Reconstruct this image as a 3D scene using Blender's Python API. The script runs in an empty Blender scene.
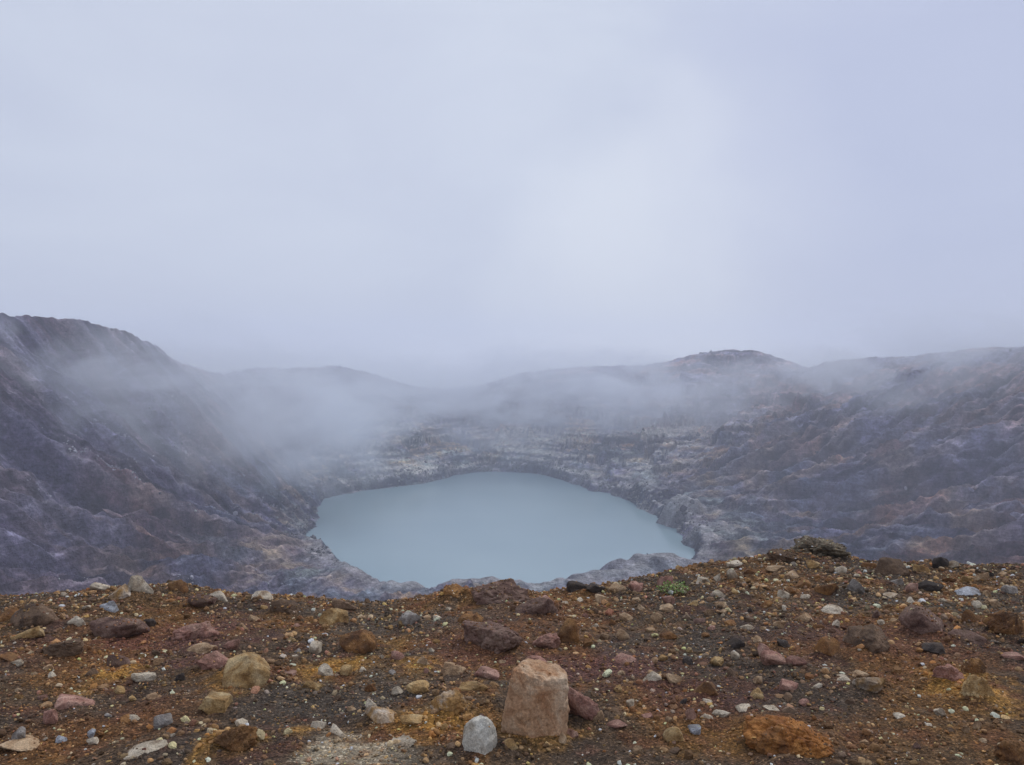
import bpy, bmesh, math, random
import numpy as np
from mathutils import Vector, Matrix

# ------------------------------------------------------------------ camera, sky, sun, exposure
SC = bpy.context.scene
COL = SC.collection
W, H, F = 1024, 765, 803.0          # picture size and focal length in pixels
HORIZON = 372.0
PITCH = math.atan((HORIZON - H / 2) / F)   # negative: looking slightly down

cam_data = bpy.data.cameras.new("camera")
cam = bpy.data.objects.new("camera", cam_data)
COL.objects.link(cam)
cam_data.sensor_width = 36.0
cam_data.lens = 36.0 * F / W
cam_data.clip_start = 0.05
cam_data.clip_end = 20000
cam.location = (0, 0, 0)
cam.rotation_euler = (math.pi / 2 + PITCH, 0, 0)
SC.camera = cam

SC.view_settings.view_transform = 'Standard'
SC.view_settings.look = 'None'
SC.view_settings.exposure = 0.0
SC.view_settings.gamma = 1.0
SC.view_settings.use_curve_mapping = False
SC.render.engine = 'CYCLES'
SC.cycles.use_denoising = True
try:
    SC.cycles.denoiser = 'OPENIMAGEDENOISE'
except Exception:
    pass
SC.cycles.volume_bounces = 4
SC.cycles.max_bounces = 6
SC.cycles.diffuse_bounces = 3
SC.cycles.volume_step_rate = 1.0
SC.cycles.volume_max_steps = 256

SUN_EL, SUN_AZ = math.radians(46), math.radians(38)     # azimuth from +Y towards +X
world = bpy.data.worlds.new("World")
SC.world = world
world.use_nodes = True
wn = world.node_tree
wn.nodes.clear()


def N(nt, kind, **kw):
    n = nt.nodes.new(kind)
    for k, v in kw.items():
        if k.startswith('i_'):
            n.inputs[k[2:]].default_value = v
        elif k.startswith('n_'):
            n.inputs[int(k[2:])].default_value = v
        else:
            setattr(n, k, v)
    return n


def L(nt, a, b):
    nt.links.new(a, b)


def ramp(nt, stops, interp='LINEAR'):
    r = nt.nodes.new('ShaderNodeValToRGB')
    r.color_ramp.interpolation = interp
    e = r.color_ramp.elements
    while len(e) > 1:
        e.remove(e[-1])
    for i, (p, c) in enumerate(stops):
        if i == 0:
            e[0].position = p
            k = e[0]
        else:
            k = e.new(p)
        k.color = (c[0], c[1], c[2], 1) if len(c) == 3 else c
    return r


out = N(wn, 'ShaderNodeOutputWorld')
sky = N(wn, 'ShaderNodeTexSky', sky_type='NISHITA', sun_disc=False)
sky.sun_elevation = SUN_EL
sky.sun_rotation = SUN_AZ
bg_sky = N(wn, 'ShaderNodeBackground', i_Strength=0.1)
L(wn, sky.outputs[0], bg_sky.inputs[0])
tc = N(wn, 'ShaderNodeTexCoord')
# overcast cloud deck: soft, low-contrast billows over the whole sky dome
mp = N(wn, 'ShaderNodeMapping')
mp.inputs['Scale'].default_value = (1.0, 1.0, 2.6)
mp.inputs['Location'].default_value = (0.35, 0.1, 0.2)
L(wn, tc.outputs['Generated'], mp.inputs[0])
n1 = N(wn, 'ShaderNodeTexNoise', i_Scale=2.6, i_Detail=7.0, i_Roughness=0.52, i_Distortion=0.4)
L(wn, mp.outputs[0], n1.inputs['Vector'])
r1 = ramp(wn, [(0.32, (0.55, 0.60, 0.75)), (0.50, (0.61, 0.665, 0.80)), (0.68, (0.675, 0.73, 0.85))])
L(wn, n1.outputs['Fac'], r1.inputs[0])


def dirvec(px, py):
    v = Vector(((px - W / 2) / F, 1.0, -(py - HORIZON) / F))
    return v.normalized()


def lobe(px, py, inner, outer):
    """1 inside `inner` degrees of a sky direction falling to 0 at `outer`."""
    dp = N(wn, 'ShaderNodeVectorMath', operation='DOT_PRODUCT')
    nm = N(wn, 'ShaderNodeVectorMath', operation='NORMALIZE')
    ns = N(wn, 'ShaderNodeTexNoise', i_Scale=5.0, i_Detail=4.0)
    L(wn, tc.outputs['Generated'], ns.inputs['Vector'])
    off = N(wn, 'ShaderNodeVectorMath', operation='MULTIPLY_ADD')
    off.inputs[1].default_value = (0.22,) * 3
    L(wn, ns.outputs['Color'], off.inputs[0])
    L(wn, tc.outputs['Generated'], off.inputs[2])
    sb = N(wn, 'ShaderNodeVectorMath', operation='SUBTRACT')
    sb.inputs[1].default_value = (0.11,) * 3
    L(wn, off.outputs[0], sb.inputs[0])
    L(wn, sb.outputs[0], nm.inputs[0])
    L(wn, nm.outputs[0], dp.inputs[0])
    dp.inputs[1].default_value = dirvec(px, py)
    mr = N(wn, 'ShaderNodeMapRange', interpolation_type='SMOOTHERSTEP')
    mr.inputs['From Min'].default_value = math.cos(math.radians(outer))
    mr.inputs['From Max'].default_value = math.cos(math.radians(inner))
    L(wn, dp.outputs['Value'], mr.inputs['Value'])
    return mr.outputs[0]


def mixrgb(nt, fac, a, b, blend='MIX'):
    m = N(nt, 'ShaderNodeMix', data_type='RGBA', blend_type=blend)
    for s, v in ((m.inputs[0], fac), (m.inputs[6], a), (m.inputs[7], b)):
        if isinstance(v, (int, float)):
            s.default_value = v
        elif isinstance(v, tuple):
            s.default_value = v if len(v) == 4 else (*v, 1)
        else:
            L(nt, v, s)
    return m.outputs[2]


def math_node(nt, op, a, b=None, c=None, clamp=False):
    m = N(nt, 'ShaderNodeMath', operation=op)
    m.use_clamp = clamp
    for i, v in enumerate((a, b, c)):
        if v is None:
            continue
        if isinstance(v, (int, float)):
            m.inputs[i].default_value = v
        else:
            L(nt, v, m.inputs[i])
    return m.outputs[0]


# thinner cloud (brighter) where the sun stands behind the deck, heavier cloud to the upper right
c = r1.outputs[0]
c = mixrgb(wn, math_node(wn, 'MULTIPLY', lobe(700, 292, 0, 17), 0.9), c, (0.84, 0.88, 0.95))
c = mixrgb(wn, math_node(wn, 'MULTIPLY', lobe(1000, 130, 3, 26), 0.7), c, (0.47, 0.52, 0.73))
c = mixrgb(wn, math_node(wn, 'MULTIPLY', lobe(330, 250, 3, 30), 0.50), c, (0.72, 0.77, 0.89))
bg_cl = N(wn, 'ShaderNodeBackground', i_Strength=1.0)
L(wn, c, bg_cl.inputs[0])
mx = N(wn, 'ShaderNodeMixShader', i_Fac=0.94)
L(wn, bg_sky.outputs[0], mx.inputs[1])
L(wn, bg_cl.outputs[0], mx.inputs[2])
L(wn, mx.outputs[0], out.inputs[0])
world.cycles.sampling_method = 'MANUAL'
world.cycles.sample_map_resolution = 256

sun_data = bpy.data.lights.new("sun", 'SUN')
sun_data.energy = 1.5
sun_data.angle = math.radians(10)
sun_data.color = (1.0, 0.965, 0.92)
sun = bpy.data.objects.new("sun", sun_data)
COL.objects.link(sun)
sd = Vector((math.sin(SUN_AZ) * math.cos(SUN_EL), math.cos(SUN_AZ) * math.cos(SUN_EL), math.sin(SUN_EL)))
sun.rotation_euler = sd.to_track_quat('Z', 'Y').to_euler()

HAZE_DENSITY = 0.00050

# ------------------------------------------------------------------ noise (numpy)
_rs = np.random.RandomState(7)
_P = _rs.permutation(256).astype(np.int32)
_P = np.concatenate([_P, _P, _P])
_G3 = _rs.normal(size=(256, 3))
_G3 = (_G3 / np.linalg.norm(_G3, axis=1)[:, None]).astype(np.float32)
_A = _rs.uniform(0, 2 * math.pi, 256)
_G2 = np.stack([np.cos(_A), np.sin(_A)], 1).astype(np.float32)


def _fade(t):
    return t * t * t * (t * (t * 6 - 15) + 10)


def pn2(x, y, s=0):
    """gradient noise, about -1..1"""
    x = np.asarray(x, np.float32) + 17.31 * s
    y = np.asarray(y, np.float32) - 9.77 * s
    xi = np.floor(x).astype(np.int32)
    yi = np.floor(y).astype(np.int32)
    xf, yf = x - xi, y - yi
    xi &= 255
    yi &= 255
    u, v = _fade(xf), _fade(yf)

    def g(i, j):
        h = _P[_P[(xi + i) & 255] + ((yi + j) & 255)]
        return _G2[h, 0] * (xf - i) + _G2[h, 1] * (yf - j)
    a = g(0, 0) * (1 - u) + g(1, 0) * u
    b = g(0, 1) * (1 - u) + g(1, 1) * u
    return (a * (1 - v) + b * v) * 1.5


def pn3(x, y, z, s=0):
    x = np.asarray(x, np.float32) + 11.3 * s
    y = np.asarray(y, np.float32) - 7.7 * s
    z = np.asarray(z, np.float32) + 3.9 * s
    x, y, z = np.broadcast_arrays(x, y, z)
    xi, yi, zi = (np.floor(q).astype(np.int32) for q in (x, y, z))
    xf, yf, zf = x - xi, y - yi, z - zi
    u, v, w = _fade(xf), _fade(yf), _fade(zf)
    r = 0
    for i in (0, 1):
        for j in (0, 1):
            for k in (0, 1):
                h = _P[_P[_P[(xi + i) & 255] + ((yi + j) & 255)] + ((zi + k) & 255)]
                g = _G3[h]
                d = g[..., 0] * (xf - i) + g[..., 1] * (yf - j) + g[..., 2] * (zf - k)
                r = r + d * (u if i else 1 - u) * (v if j else 1 - v) * (w if k else 1 - w)
    return r * 1.5


def fbm2(x, y, octv=4, s=0, gain=0.5, lac=2.03):
    r, a = 0, 1.0
    for o in range(octv):
        r = r + a * pn2(x, y, s + o * 3)
        x, y, a = x * lac, y * lac, a * gain
    return r


def smooth(a, b, x):
    t = np.clip((x - a) / (b - a), 0, 1)
    return t * t * (3 - 2 * t)


def ray(px, py):
    """world direction through a picture point, y component 1"""
    return (px - W / 2) / F, 1.0, -(py - HORIZON) / F


# ------------------------------------------------------------------ object helpers
def tag(o, label=None, cat=None, group=None, kind=None):
    for k, v in (('label', label), ('category', cat), ('group', group), ('kind', kind)):
        if v:
            o[k] = v
    return o


def mesh_obj(name, v, f, mat, smooth_shade=True, parent=None, colors=None, cname='tint'):
    me = bpy.data.meshes.new(name)
    v = np.asarray(v, np.float32)
    f = np.asarray(f, np.int32)
    n = f.shape[1]
    me.vertices.add(len(v))
    me.vertices.foreach_set('co', v.ravel())
    me.loops.add(f.size)
    me.loops.foreach_set('vertex_index', f.ravel())
    me.polygons.add(len(f))
    me.polygons.foreach_set('loop_start', np.arange(0, f.size, n, dtype=np.int32))
    me.polygons.foreach_set('loop_total', np.full(len(f), n, np.int32))
    me.polygons.foreach_set('use_smooth', np.full(len(f), smooth_shade, bool))
    me.update(calc_edges=True)
    if colors is not None:
        at = me.color_attributes.new(cname, 'FLOAT_COLOR', 'POINT')
        c4 = np.ones((len(v), 4), np.float32)
        c4[:, :3] = colors
        at.data.foreach_set('color', c4.ravel())
    o = bpy.data.objects.new(name, me)
    COL.objects.link(o)
    if mat:
        me.materials.append(mat)
    if parent:
        o.parent = parent
    return o


def grid_faces(nu, nv):
    i = np.arange(nu - 1)[:, None] * nv + np.arange(nv - 1)[None, :]
    i = i.ravel()
    return np.stack([i, i + nv, i + nv + 1, i + 1], 1)


def new_mat(name, rough=0.9, spec=0.3):
    m = bpy.data.materials.new(name)
    m.use_nodes = True
    nt = m.node_tree
    b = nt.nodes['Principled BSDF']
    b.inputs['Roughness'].default_value = rough
    b.inputs['Specular IOR Level'].default_value = spec
    return m, nt, b


def bump(nt, b, height, strength, dist, prev=None):
    bn = N(nt, 'ShaderNodeBump', i_Strength=strength, i_Distance=dist)
    L(nt, height, bn.inputs['Height'])
    if prev is not None:
        L(nt, prev, bn.inputs['Normal'])
    if b is not None:
        L(nt, bn.outputs[0], b.inputs['Normal'])
    return bn.outputs[0]


# ------------------------------------------------------------------ crater
CX, CY, ZL = 0.0, 560.0, -100.0
shore_px = [(299, 537), (312, 527), (315, 518), (317, 507), (321, 499), (338, 495), (362, 491), (386, 488), (420, 484), (440, 480), (456, 475), (480, 472), (512, 472),
            (540, 474), (562, 480), (590, 491), (602, 492), (620, 497), (640, 509), (664, 520), (680, 532), (692, 545), (699, 554), (688, 566), (660, 568),
            (635, 571), (600, 577), (560, 583), (520, 587), (480, 590), (450, 595), (428, 601), (405, 600), (386, 592),
            (372, 584), (350, 568), (338, 563), (325, 550)]
sh = []
for px, py in shore_px:
    d = ray(px, py)
    k = ZL / d[2]
    sh.append((d[0] * k, k))
sh = np.array(sh)
sh_th = np.arctan2(sh[:, 1] - CY, sh[:, 0] - CX)
sh_r = np.hypot(sh[:, 0] - CX, sh[:, 1] - CY)
o_ = np.argsort(sh_th)
sh_th, sh_r = sh_th[o_], sh_r[o_]

# rim seen in the picture: (column, skyline row, depth)
rim_px = [(-90, 318, 330), (-40, 314, 375), (0, 315, 420), (40, 317, 445), (70, 319, 462), (100, 325, 485), (130, 333, 510), (150, 345, 540),
          (168, 357, 590), (190, 366, 680), (225, 375, 780), (250, 369, 850), (290, 368, 890), (340, 366, 960), (365, 372, 990),
          (390, 381, 1020), (420, 387, 1050), (445, 390, 1070), (480, 386, 1080), (520, 374, 1080), (560, 368, 1070), (600, 367, 1060),
          (640, 365, 1050), (670, 361, 1035), (700, 354, 1020), (730, 350, 1000), (760, 352, 980), (785, 360, 960), (808, 368, 935),
          (830, 362, 900), (860, 358, 860), (900, 357, 800), (950, 352, 730), (1000, 348, 660), (1040, 346, 610), (1100, 350, 540)]
rim = []
for px, py, D in rim_px:
    d = ray(px, py)
    rim.append((d[0] * D, D, d[2] * D))
rim += [(415, 430, 16), (400, 300, 9), (330, 190, 2), (230, 110, -3), (120, 45, -8), (0, 0, -9), (-110, 40, -6), (-200, 110, 2), (-255, 210, 14), (-268, 280, 22)]
rim = np.array(rim)
rm_th = np.arctan2(rim[:, 1] - CY, rim[:, 0] - CX)
rm_r = np.hypot(rim[:, 0] - CX, rim[:, 1] - CY)
o_ = np.argsort(rm_th)
rm_th, rm_r, rm_z = rm_th[o_], rm_r[o_], rim[o_, 2]
DEG = math.pi / 180
# wall profile exponent, shore cliff height and strata strength by compass direction around the lake
pr_th = np.array([-180, -165, -140, -120, -100, -90, -75, -60, -45, -20, 0, 20, 45, 70, 100, 130, 155, 180.]) * DEG
pr_p = np.array([1.1, 1.25, 1.55, 1.9, 2.3, 2.4, 2.3, 2.2, 2.1, 1.9, 1.5, 1.2, 1.0, .95, .95, .95, 1.0, 1.1])
pr_c = np.array([3, 3, 5, 7, 6, 3, 4, 6, 9, 9, 8, 8, 7, 6, 5, 5, 6, 3.])
pr_s = np.array([.04, .03, .03, .05, .2, .2, .2, .2, .2, .25, .35, .6, 1, 1, 1, .8, .4, .04])


def per(th, xs, ys):
    return np.interp(th, xs, ys, period=2 * math.pi)


def at_row(px, D):
    return (px - W / 2) / F * D, D


BUMPS = [(*at_row(684, 528), 16, 15, 18, 1.6), (*at_row(404, 344), 14, 9, 9.5, 1.8), (*at_row(652, 402), 30, 12, 8.5, 1.3), (*at_row(612, 388), 26, 9, 3.5, 1.3),
         (*at_row(720, 470), 22, 20, 10, 1.4), (*at_row(600, 720), 30, 14, 9, 1.4)]


def crater_z(X, Y, full=False):
    X = np.asarray(X, np.float64)
    Y = np.asarray(Y, np.float64)
    dx, dy = X - CX, Y - CY
    r = np.hypot(dx, dy)
    th0 = np.arctan2(dy, dx)
    rs0 = per(th0, sh_th, sh_r)
    off = np.clip((r - rs0) / 120, 0, 1)
    th = th0 + off * (0.045 * pn2(X / 90, Y / 90, 5) + 0.016 * pn2(X / 28, Y / 28, 6))
    cs, sn = np.cos(th), np.sin(th)
    rs = rs0 - 2.0 + 2.6 * pn2(X / 14, Y / 14, 1) + 1.5 * pn2(X / 5, Y / 5, 2)
    rr = per(th0, rm_th, rm_r)
    zr = per(th0, rm_th, rm_z)
    p = per(th0, pr_th, pr_p)
    cl = per(th0, pr_th, pr_c)
    st = per(th0, pr_th, pr_s)
    t = (r - rs) / np.maximum(rr - rs, 40)
    tc_ = np.clip(t, 0, 1)
    env = np.sin(np.pi * np.clip(tc_, 0, 1)) ** 0.6
    z = ZL + (zr - ZL) * tc_ ** p
    # shore cliff and bench
    cliffn = np.clip(0.75 + 0.6 * pn2(X / 35, Y / 35, 8), 0.1, 1.6)
    z += cl * cliffn * smooth(0, 7, r - rs) * (1 - tc_) ** 2
    # big spurs, then gullies that run down the fall line
    left = np.clip(-np.cos(th0), 0, 1)
    sp = pn3(cs * 3.2, sn * 3.2, r * 0.0025, 3)
    z += env * 15 * sp * (1 - 0.6 * left)
    g1 = 1 - np.abs(pn3(cs * 8, sn * 8, r * 0.004, 4))
    z += env * (g1 ** 2 - 0.55) * 17
    g2 = 1 - np.abs(pn3(cs * 24, sn * 24, r * 0.009, 5))
    fars = 1 - .65 * smooth(.4, .85, np.sin(th0))
    z += fars * env * (g2 ** 2 - 0.55) * (6.5 + 1.5 * left)
    g3 = 1 - np.abs(pn3(cs * 60, sn * 60, r * 0.02, 6))
    z += fars * env * (g3 ** 2 - 0.55) * 3.0
    gul = .0 + .5 * (g2 ** 2 - .55) + .5 * (g3 ** 2 - .55) + .35 * (g1 ** 2 - .55)
    # strata: stepped ledges
    q = 8.5
    ph = z / q + 0.9 * pn2(X / 70, Y / 70, 9) + 0.22 * pn2(X / 15, Y / 15, 10)
    fr = ph - np.floor(ph)
    step = (smooth(0.28, 0.72, fr) - fr) * q
    z += st * step * 0.75 * np.clip(env * 1.4, 0, 1)
    q = 21.0
    ph = z / q + .8 * pn2(X / 110, Y / 110, 29) + .25 * pn2(X / 30, Y / 30, 30)
    fr = ph - np.floor(ph)
    z += st * (smooth(0.42, 0.62, fr) - fr) * q * .42 * np.clip(env * 1.4, 0, 1)
    ph = z / 3.1 + 1.2 * pn2(X / 50, Y / 50, 19)
    fr = ph - np.floor(ph)
    z += st * (smooth(0.3, 0.7, fr) - fr) * 3.1 * 0.8 * np.clip(env * 1.4, 0, 1)
    # humps of solid rock at the water's edge
    for bx, by, ra, rb, hh, sh_ in BUMPS:
        q = ((X - bx) / ra) ** 2 + ((Y - by) / rb) ** 2 + .35 * pn2(X / 9, Y / 9, 23) * 1.0
        z = np.maximum(z, ZL - 3 + (hh + 3) * np.exp(-np.clip(q, 0, None) ** sh_) + 0 * z)
    calm = 1 - .65 * smooth(.55, .9, -np.sin(th0)) * smooth(60, 10, r - rs)
    # rock roughness
    land = smooth(-2, 10, r - rs) * calm
    farw = smooth(.35, .85, np.sin(th0)) * .9 + .55 * smooth(90, 20, r - rs) * (1 - smooth(.35, .85, np.sin(th0)))
    arc = np.arctan2(dx, dy) * 300 + 6 * pn2(X / 40, Y / 40, 33)
    dd = r - rs
    ra = 1 - np.abs(pn2(arc / 15, r / 80, 34))
    rb = 1 - np.abs(pn2(arc / 6.5, r / 30, 35))
    fa = 1 - np.abs(pn2(arc / 85, dd / 17, 36))
    fb = pn2(arc / 45, dd / 7, 37)
    z += land * (1 - farw) * ((ra ** 2 - .5) * 8.0 + (rb ** 2 - .5) * 3.6) * (.12 + .88 * env)
    z += land * farw * ((fa ** 2 - .5) * 6.0 + fb * 2.0) * (.3 + .7 * env)
    rid = 1 - np.abs(pn2(X / 26, Y / 26, 11))
    z += land * (.3 + .7 * farw) * (rid ** 2 - 0.5) * 2.4 * (0.4 + 0.6 * env)
    rid = 1 - np.abs(pn2(X / 11, Y / 11, 12))
    z += land * (.4 + .6 * farw) * (rid ** 2 - 0.5) * 1.5
    z += land * (1.3 * pn2(X / 5.3, Y / 5.3, 13) + 0.5 * pn2(X / 2.4, Y / 2.4, 14))
    # outside the rim the mountain falls away, under the water the bed drops
    outr = np.clip(t - 1, 0, None) * np.maximum(rr - rs, 40)
    z -= np.minimum(outr * 0.30, 110 + outr * 0.02)
    inn = np.clip(rs - r, 0, None)
    z -= np.minimum(inn * 0.5, 8) * (1 - land * 0)
    z = np.maximum(z, -135)
    if full:
        return z, r, rs, tc_, th0, t, gul
    return z


# tessellation: finer near the place one stands, coarser with distance
u_in = np.linspace(-0.76, 0.76, 1250)
u_out = np.geomspace(0.762, 2.4, 190)
U = np.concatenate([-u_out[::-1], u_in, u_out])
V = np.concatenate([np.geomspace(22, 215, 90)[:-1], np.geomspace(215, 1130, 1250), np.geomspace(1135, 1700, 30)])
UU, VV = np.meshgrid(U, V, indexing='ij')
TX, TY = (UU * VV), VV
TZ, TR, TRS, TT, TTH, TTF, TG = crater_z(TX, TY, True)

# the rock's own colours, in world space
n_a = fbm2(TX / 120, TY / 120, 4, 31)
n_b = fbm2(TX / 45, TY / 45, 4, 41)
n_c = fbm2(TX / 14, TY / 14, 3, 51)
FARW = smooth(.35, .85, np.sin(TTH))
TARC = np.arctan2(TX - CX, TY - CY) * 300 + 8 * n_b
n_side = pn2(TARC / 7, TR / 40, 121) + .6 * pn2(TARC / 3, TR / 14, 122) + .35 * pn2(TARC / 1.3, TR / 4, 123)
n_far = 1.3 * pn2(TARC / 150, TZ / 2.6, 124) + .5 * pn2(TARC / 50, TZ / 1.1, 125) + .25 * pn2(TARC / 6, TR / 6, 126)
n_c = .35 * n_c + .75 * (n_side * (1 - FARW) + n_far * FARW)
strat = pn3(TX / 90, TY / 90, TZ / 3.2, 7) + 0.6 * pn3(TX / 40, TY / 40, TZ / 1.3, 8)


def C3(r, g, b):
    return np.array([r, g, b], np.float32)


def lerp3(a, b, t):
    t = np.clip(t, 0, 1)[..., None].astype(np.float32)
    return a * (1 - t) + b * t


col = np.ones(TX.shape + (3,), np.float32) * C3(.125, .110, .140)
col = lerp3(col, C3(.165, .150, .160), smooth(-.2, .6, n_b) * .8)
col = lerp3(col, C3(.072, .070, .086), smooth(.0, .6, n_a + .4 * n_c) * .7)
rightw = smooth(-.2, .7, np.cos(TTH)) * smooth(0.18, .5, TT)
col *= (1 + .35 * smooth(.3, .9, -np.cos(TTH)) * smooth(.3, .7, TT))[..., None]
leftw = smooth(.3, .9, -np.cos(TTH)) * smooth(0.12, .4, TT)
col = lerp3(col, C3(.175, .118, .092), rightw * smooth(-.15, .5, n_a * .5 + n_b * .6 + .15) * .75)
col = lerp3(col, C3(.150, .088, .082), leftw * smooth(-.1, .5, n_a * .4 - n_b * .6) * .7)
far = smooth(.1, .7, np.sin(TTH))
col = lerp3(col, C3(.215, .195, .145), smooth(.55, .15, TT) * (.35 + .65 * far) * smooth(-.35, .35, strat + .5 * n_b) * .85)
col = lerp3(col, C3(.250, .245, .225), smooth(.30, .02, TT) * smooth(-.3, .5, n_b + .4 * strat) * .7)
col = lerp3(col, C3(.055, .055, .070), far * smooth(.1, .7, -strat) * .65)
col = lerp3(col, C3(.060, .058, .072), smooth(9, 3, TR - TRS) * smooth(-.3, .3, n_b + .5 * far))      # wet dark band at the water
col = lerp3(col, C3(.24, .16, .09), smooth(.45, .70, n_b * .8 + n_c * .35) * smooth(.05, .3, TT) * smooth(.9, .5, TT) * .5)
# streaks of debris down the fall line, darker and paler beds along the walls
stq = 1.35 * pn3(np.cos(TTH + .02 * n_b) * 26, np.sin(TTH + .02 * n_b) * 26, TR * .006, 17) + .7 * pn3(np.cos(TTH + .012 * n_c) * 75, np.sin(TTH + .012 * n_c) * 75, TR * .012, 18) + .4 * pn3(np.cos(TTH) * 170, np.sin(TTH) * 170, TR * .03, 19)
sidew = smooth(.25, .8, np.abs(np.cos(TTH))) * smooth(.08, .3, TT)
col = lerp3(col, C3(.050, .046, .066), smooth(.05, .5, stq) * sidew * .85)
col = lerp3(col, C3(.24, .23, .25), smooth(-.1, -.6, stq) * sidew * .70)
bed = pn3(TX / 60, TY / 60, TZ / 2.1, 27) + .6 * pn3(TX / 22, TY / 22, TZ / .9, 28)
bedw = 1 - sidew * .8
col = lerp3(col, C3(.048, .047, .060), smooth(.12, .55, bed) * bedw * .75)
col = lerp3(col, C3(.29, .275, .24), smooth(-.20, -.65, bed) * bedw * smooth(.8, .2, TT) * .6)
# gully shade and debris tones put into the colour: dark channels, pale ribs
slopew = smooth(.05, .25, TT) * (.45 + .55 * np.abs(np.cos(TTH)))
col = lerp3(col, C3(.046, .042, .056), smooth(.02, -.35, TG + .12 * n_c) * slopew * .85)
col = lerp3(col, C3(.26, .25, .27), smooth(.12, .40, TG + .10 * n_c) * slopew * .60)
col *= (1 + .42 * n_c)[..., None]
# mineral colours of the rock: iron brown high on the walls, sulphur and tan near the lake, cool grey elsewhere
hue1 = fbm2(TX / 70, TY / 45, 4, 131)
hue2 = fbm2(TX / 38, TY / 30, 4, 141)
col = lerp3(col, col * C3(.94, .95, 1.12), smooth(.3, -.4, hue1) * .9)
col = lerp3(col, col * C3(1.45, 1.03, .86), smooth(-.05, .5, hue1) * smooth(.12, .4, TT) * (.45 + .75 * smooth(-.4, .3, np.cos(TTH))) * .75)
col = lerp3(col, col * C3(1.65, 1.34, .82), smooth(-.1, .45, hue2) * smooth(.02, .1, TT) * smooth(.75, .3, TT) * .8)
col = lerp3(col, col * C3(.85, 1.10, 1.08), smooth(.1, .5, -hue2) * smooth(.5, .2, TT) * .7)
# debris lies pale on the treads, the steep risers are bare dark rock
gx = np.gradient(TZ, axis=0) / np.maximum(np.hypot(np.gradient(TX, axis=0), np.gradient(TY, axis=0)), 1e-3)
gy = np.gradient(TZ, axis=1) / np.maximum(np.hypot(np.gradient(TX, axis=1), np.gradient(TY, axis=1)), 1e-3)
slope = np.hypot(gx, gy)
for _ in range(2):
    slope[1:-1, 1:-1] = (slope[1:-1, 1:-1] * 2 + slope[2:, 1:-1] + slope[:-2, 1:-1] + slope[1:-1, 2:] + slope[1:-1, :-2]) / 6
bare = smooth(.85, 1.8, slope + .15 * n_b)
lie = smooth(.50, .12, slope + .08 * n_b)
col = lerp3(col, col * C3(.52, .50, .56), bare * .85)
col = lerp3(col, C3(.27, .255, .245), lie * (.12 + .68 * FARW))
drs = TR - TRS
shelf = smooth(2.5, 5, drs) * smooth(26, 9, drs + 7 * n_b) * smooth(1.3, .6, slope)
col = lerp3(col, C3(.30, .29, .265), shelf * .6)
for k_, (bx, by, ra_, rb_, hh_, sh__) in enumerate(BUMPS):
    q_ = np.exp(-(((TX - bx) / ra_) ** 2 + ((TY - by) / rb_) ** 2) ** 2)
    col = lerp3(col, C3(.27, .27, .25) * (1 + .35 * n_c[..., None]), q_ * (.8 if k_ == 0 else .5))
ledge = smooth(.10, .55, n_far + .15 * n_b) * FARW * smooth(.75, .25, TT) * smooth(.0, .05, TT)
col = lerp3(col, C3(.36, .345, .285), ledge * .85)
col = lerp3(col, C3(.050, .052, .068), smooth(.15, .6, -n_far) * FARW * .7)
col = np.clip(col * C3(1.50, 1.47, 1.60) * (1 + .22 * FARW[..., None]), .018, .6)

crater_mat, nt, b = new_mat('crater_rock', .92, .2)
at = N(nt, 'ShaderNodeAttribute', attribute_name='tint')
geo = N(nt, 'ShaderNodeNewGeometry')
nz = N(nt, 'ShaderNodeTexNoise', i_Scale=0.16, i_Detail=9.0, i_Roughness=0.66)
L(nt, geo.outputs['Position'], nz.inputs['Vector'])
mpn = N(nt, 'ShaderNodeMapping')
mpn.inputs['Scale'].default_value = (.05, .05, .8)
L(nt, geo.outputs['Position'], mpn.inputs[0])
nzs = N(nt, 'ShaderNodeTexNoise', i_Scale=1.0, i_Detail=5.0, i_Roughness=0.6, i_Distortion=.6)
L(nt, mpn.outputs[0], nzs.inputs['Vector'])
rr_ = ramp(nt, [(.32, (.50,) * 3), (.5, (1.0,) * 3), (.68, (1.6,) * 3)])
L(nt, nz.outputs['Fac'], rr_.inputs[0])
rs_ = ramp(nt, [(.33, (.60,) * 3), (.5, (1.0,) * 3), (.66, (1.40,) * 3)])
L(nt, nzs.outputs['Fac'], rs_.inputs[0])
cc = mixrgb(nt, 1.0, at.outputs['Color'], rr_.outputs[0], 'MULTIPLY')
cc = mixrgb(nt, 0.4, cc, rs_.outputs[0], 'MULTIPLY')
nzf = N(nt, 'ShaderNodeTexNoise', i_Scale=0.6, i_Detail=6.0, i_Roughness=0.8)
L(nt, geo.outputs['Position'], nzf.inputs['Vector'])
rf_ = ramp(nt, [(.36, (.5,) * 3), (.5, (1.0,) * 3), (.62, (1.7,) * 3)])
L(nt, nzf.outputs['Fac'], rf_.inputs[0])
cc = mixrgb(nt, 0.7, cc, rf_.outputs[0], 'MULTIPLY')
L(nt, cc, b.inputs['Base Color'])
b1 = bump(nt, None, nz.outputs['Fac'], 1.0, 7.0)
bump(nt, b, nzs.outputs['Fac'], 0.6, 1.6, b1)

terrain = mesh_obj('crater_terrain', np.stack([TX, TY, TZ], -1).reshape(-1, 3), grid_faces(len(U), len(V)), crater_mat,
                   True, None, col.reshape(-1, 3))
tag(terrain, 'steep grey and brown rock walls of the crater round the lake', 'crater', kind='structure')

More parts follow.
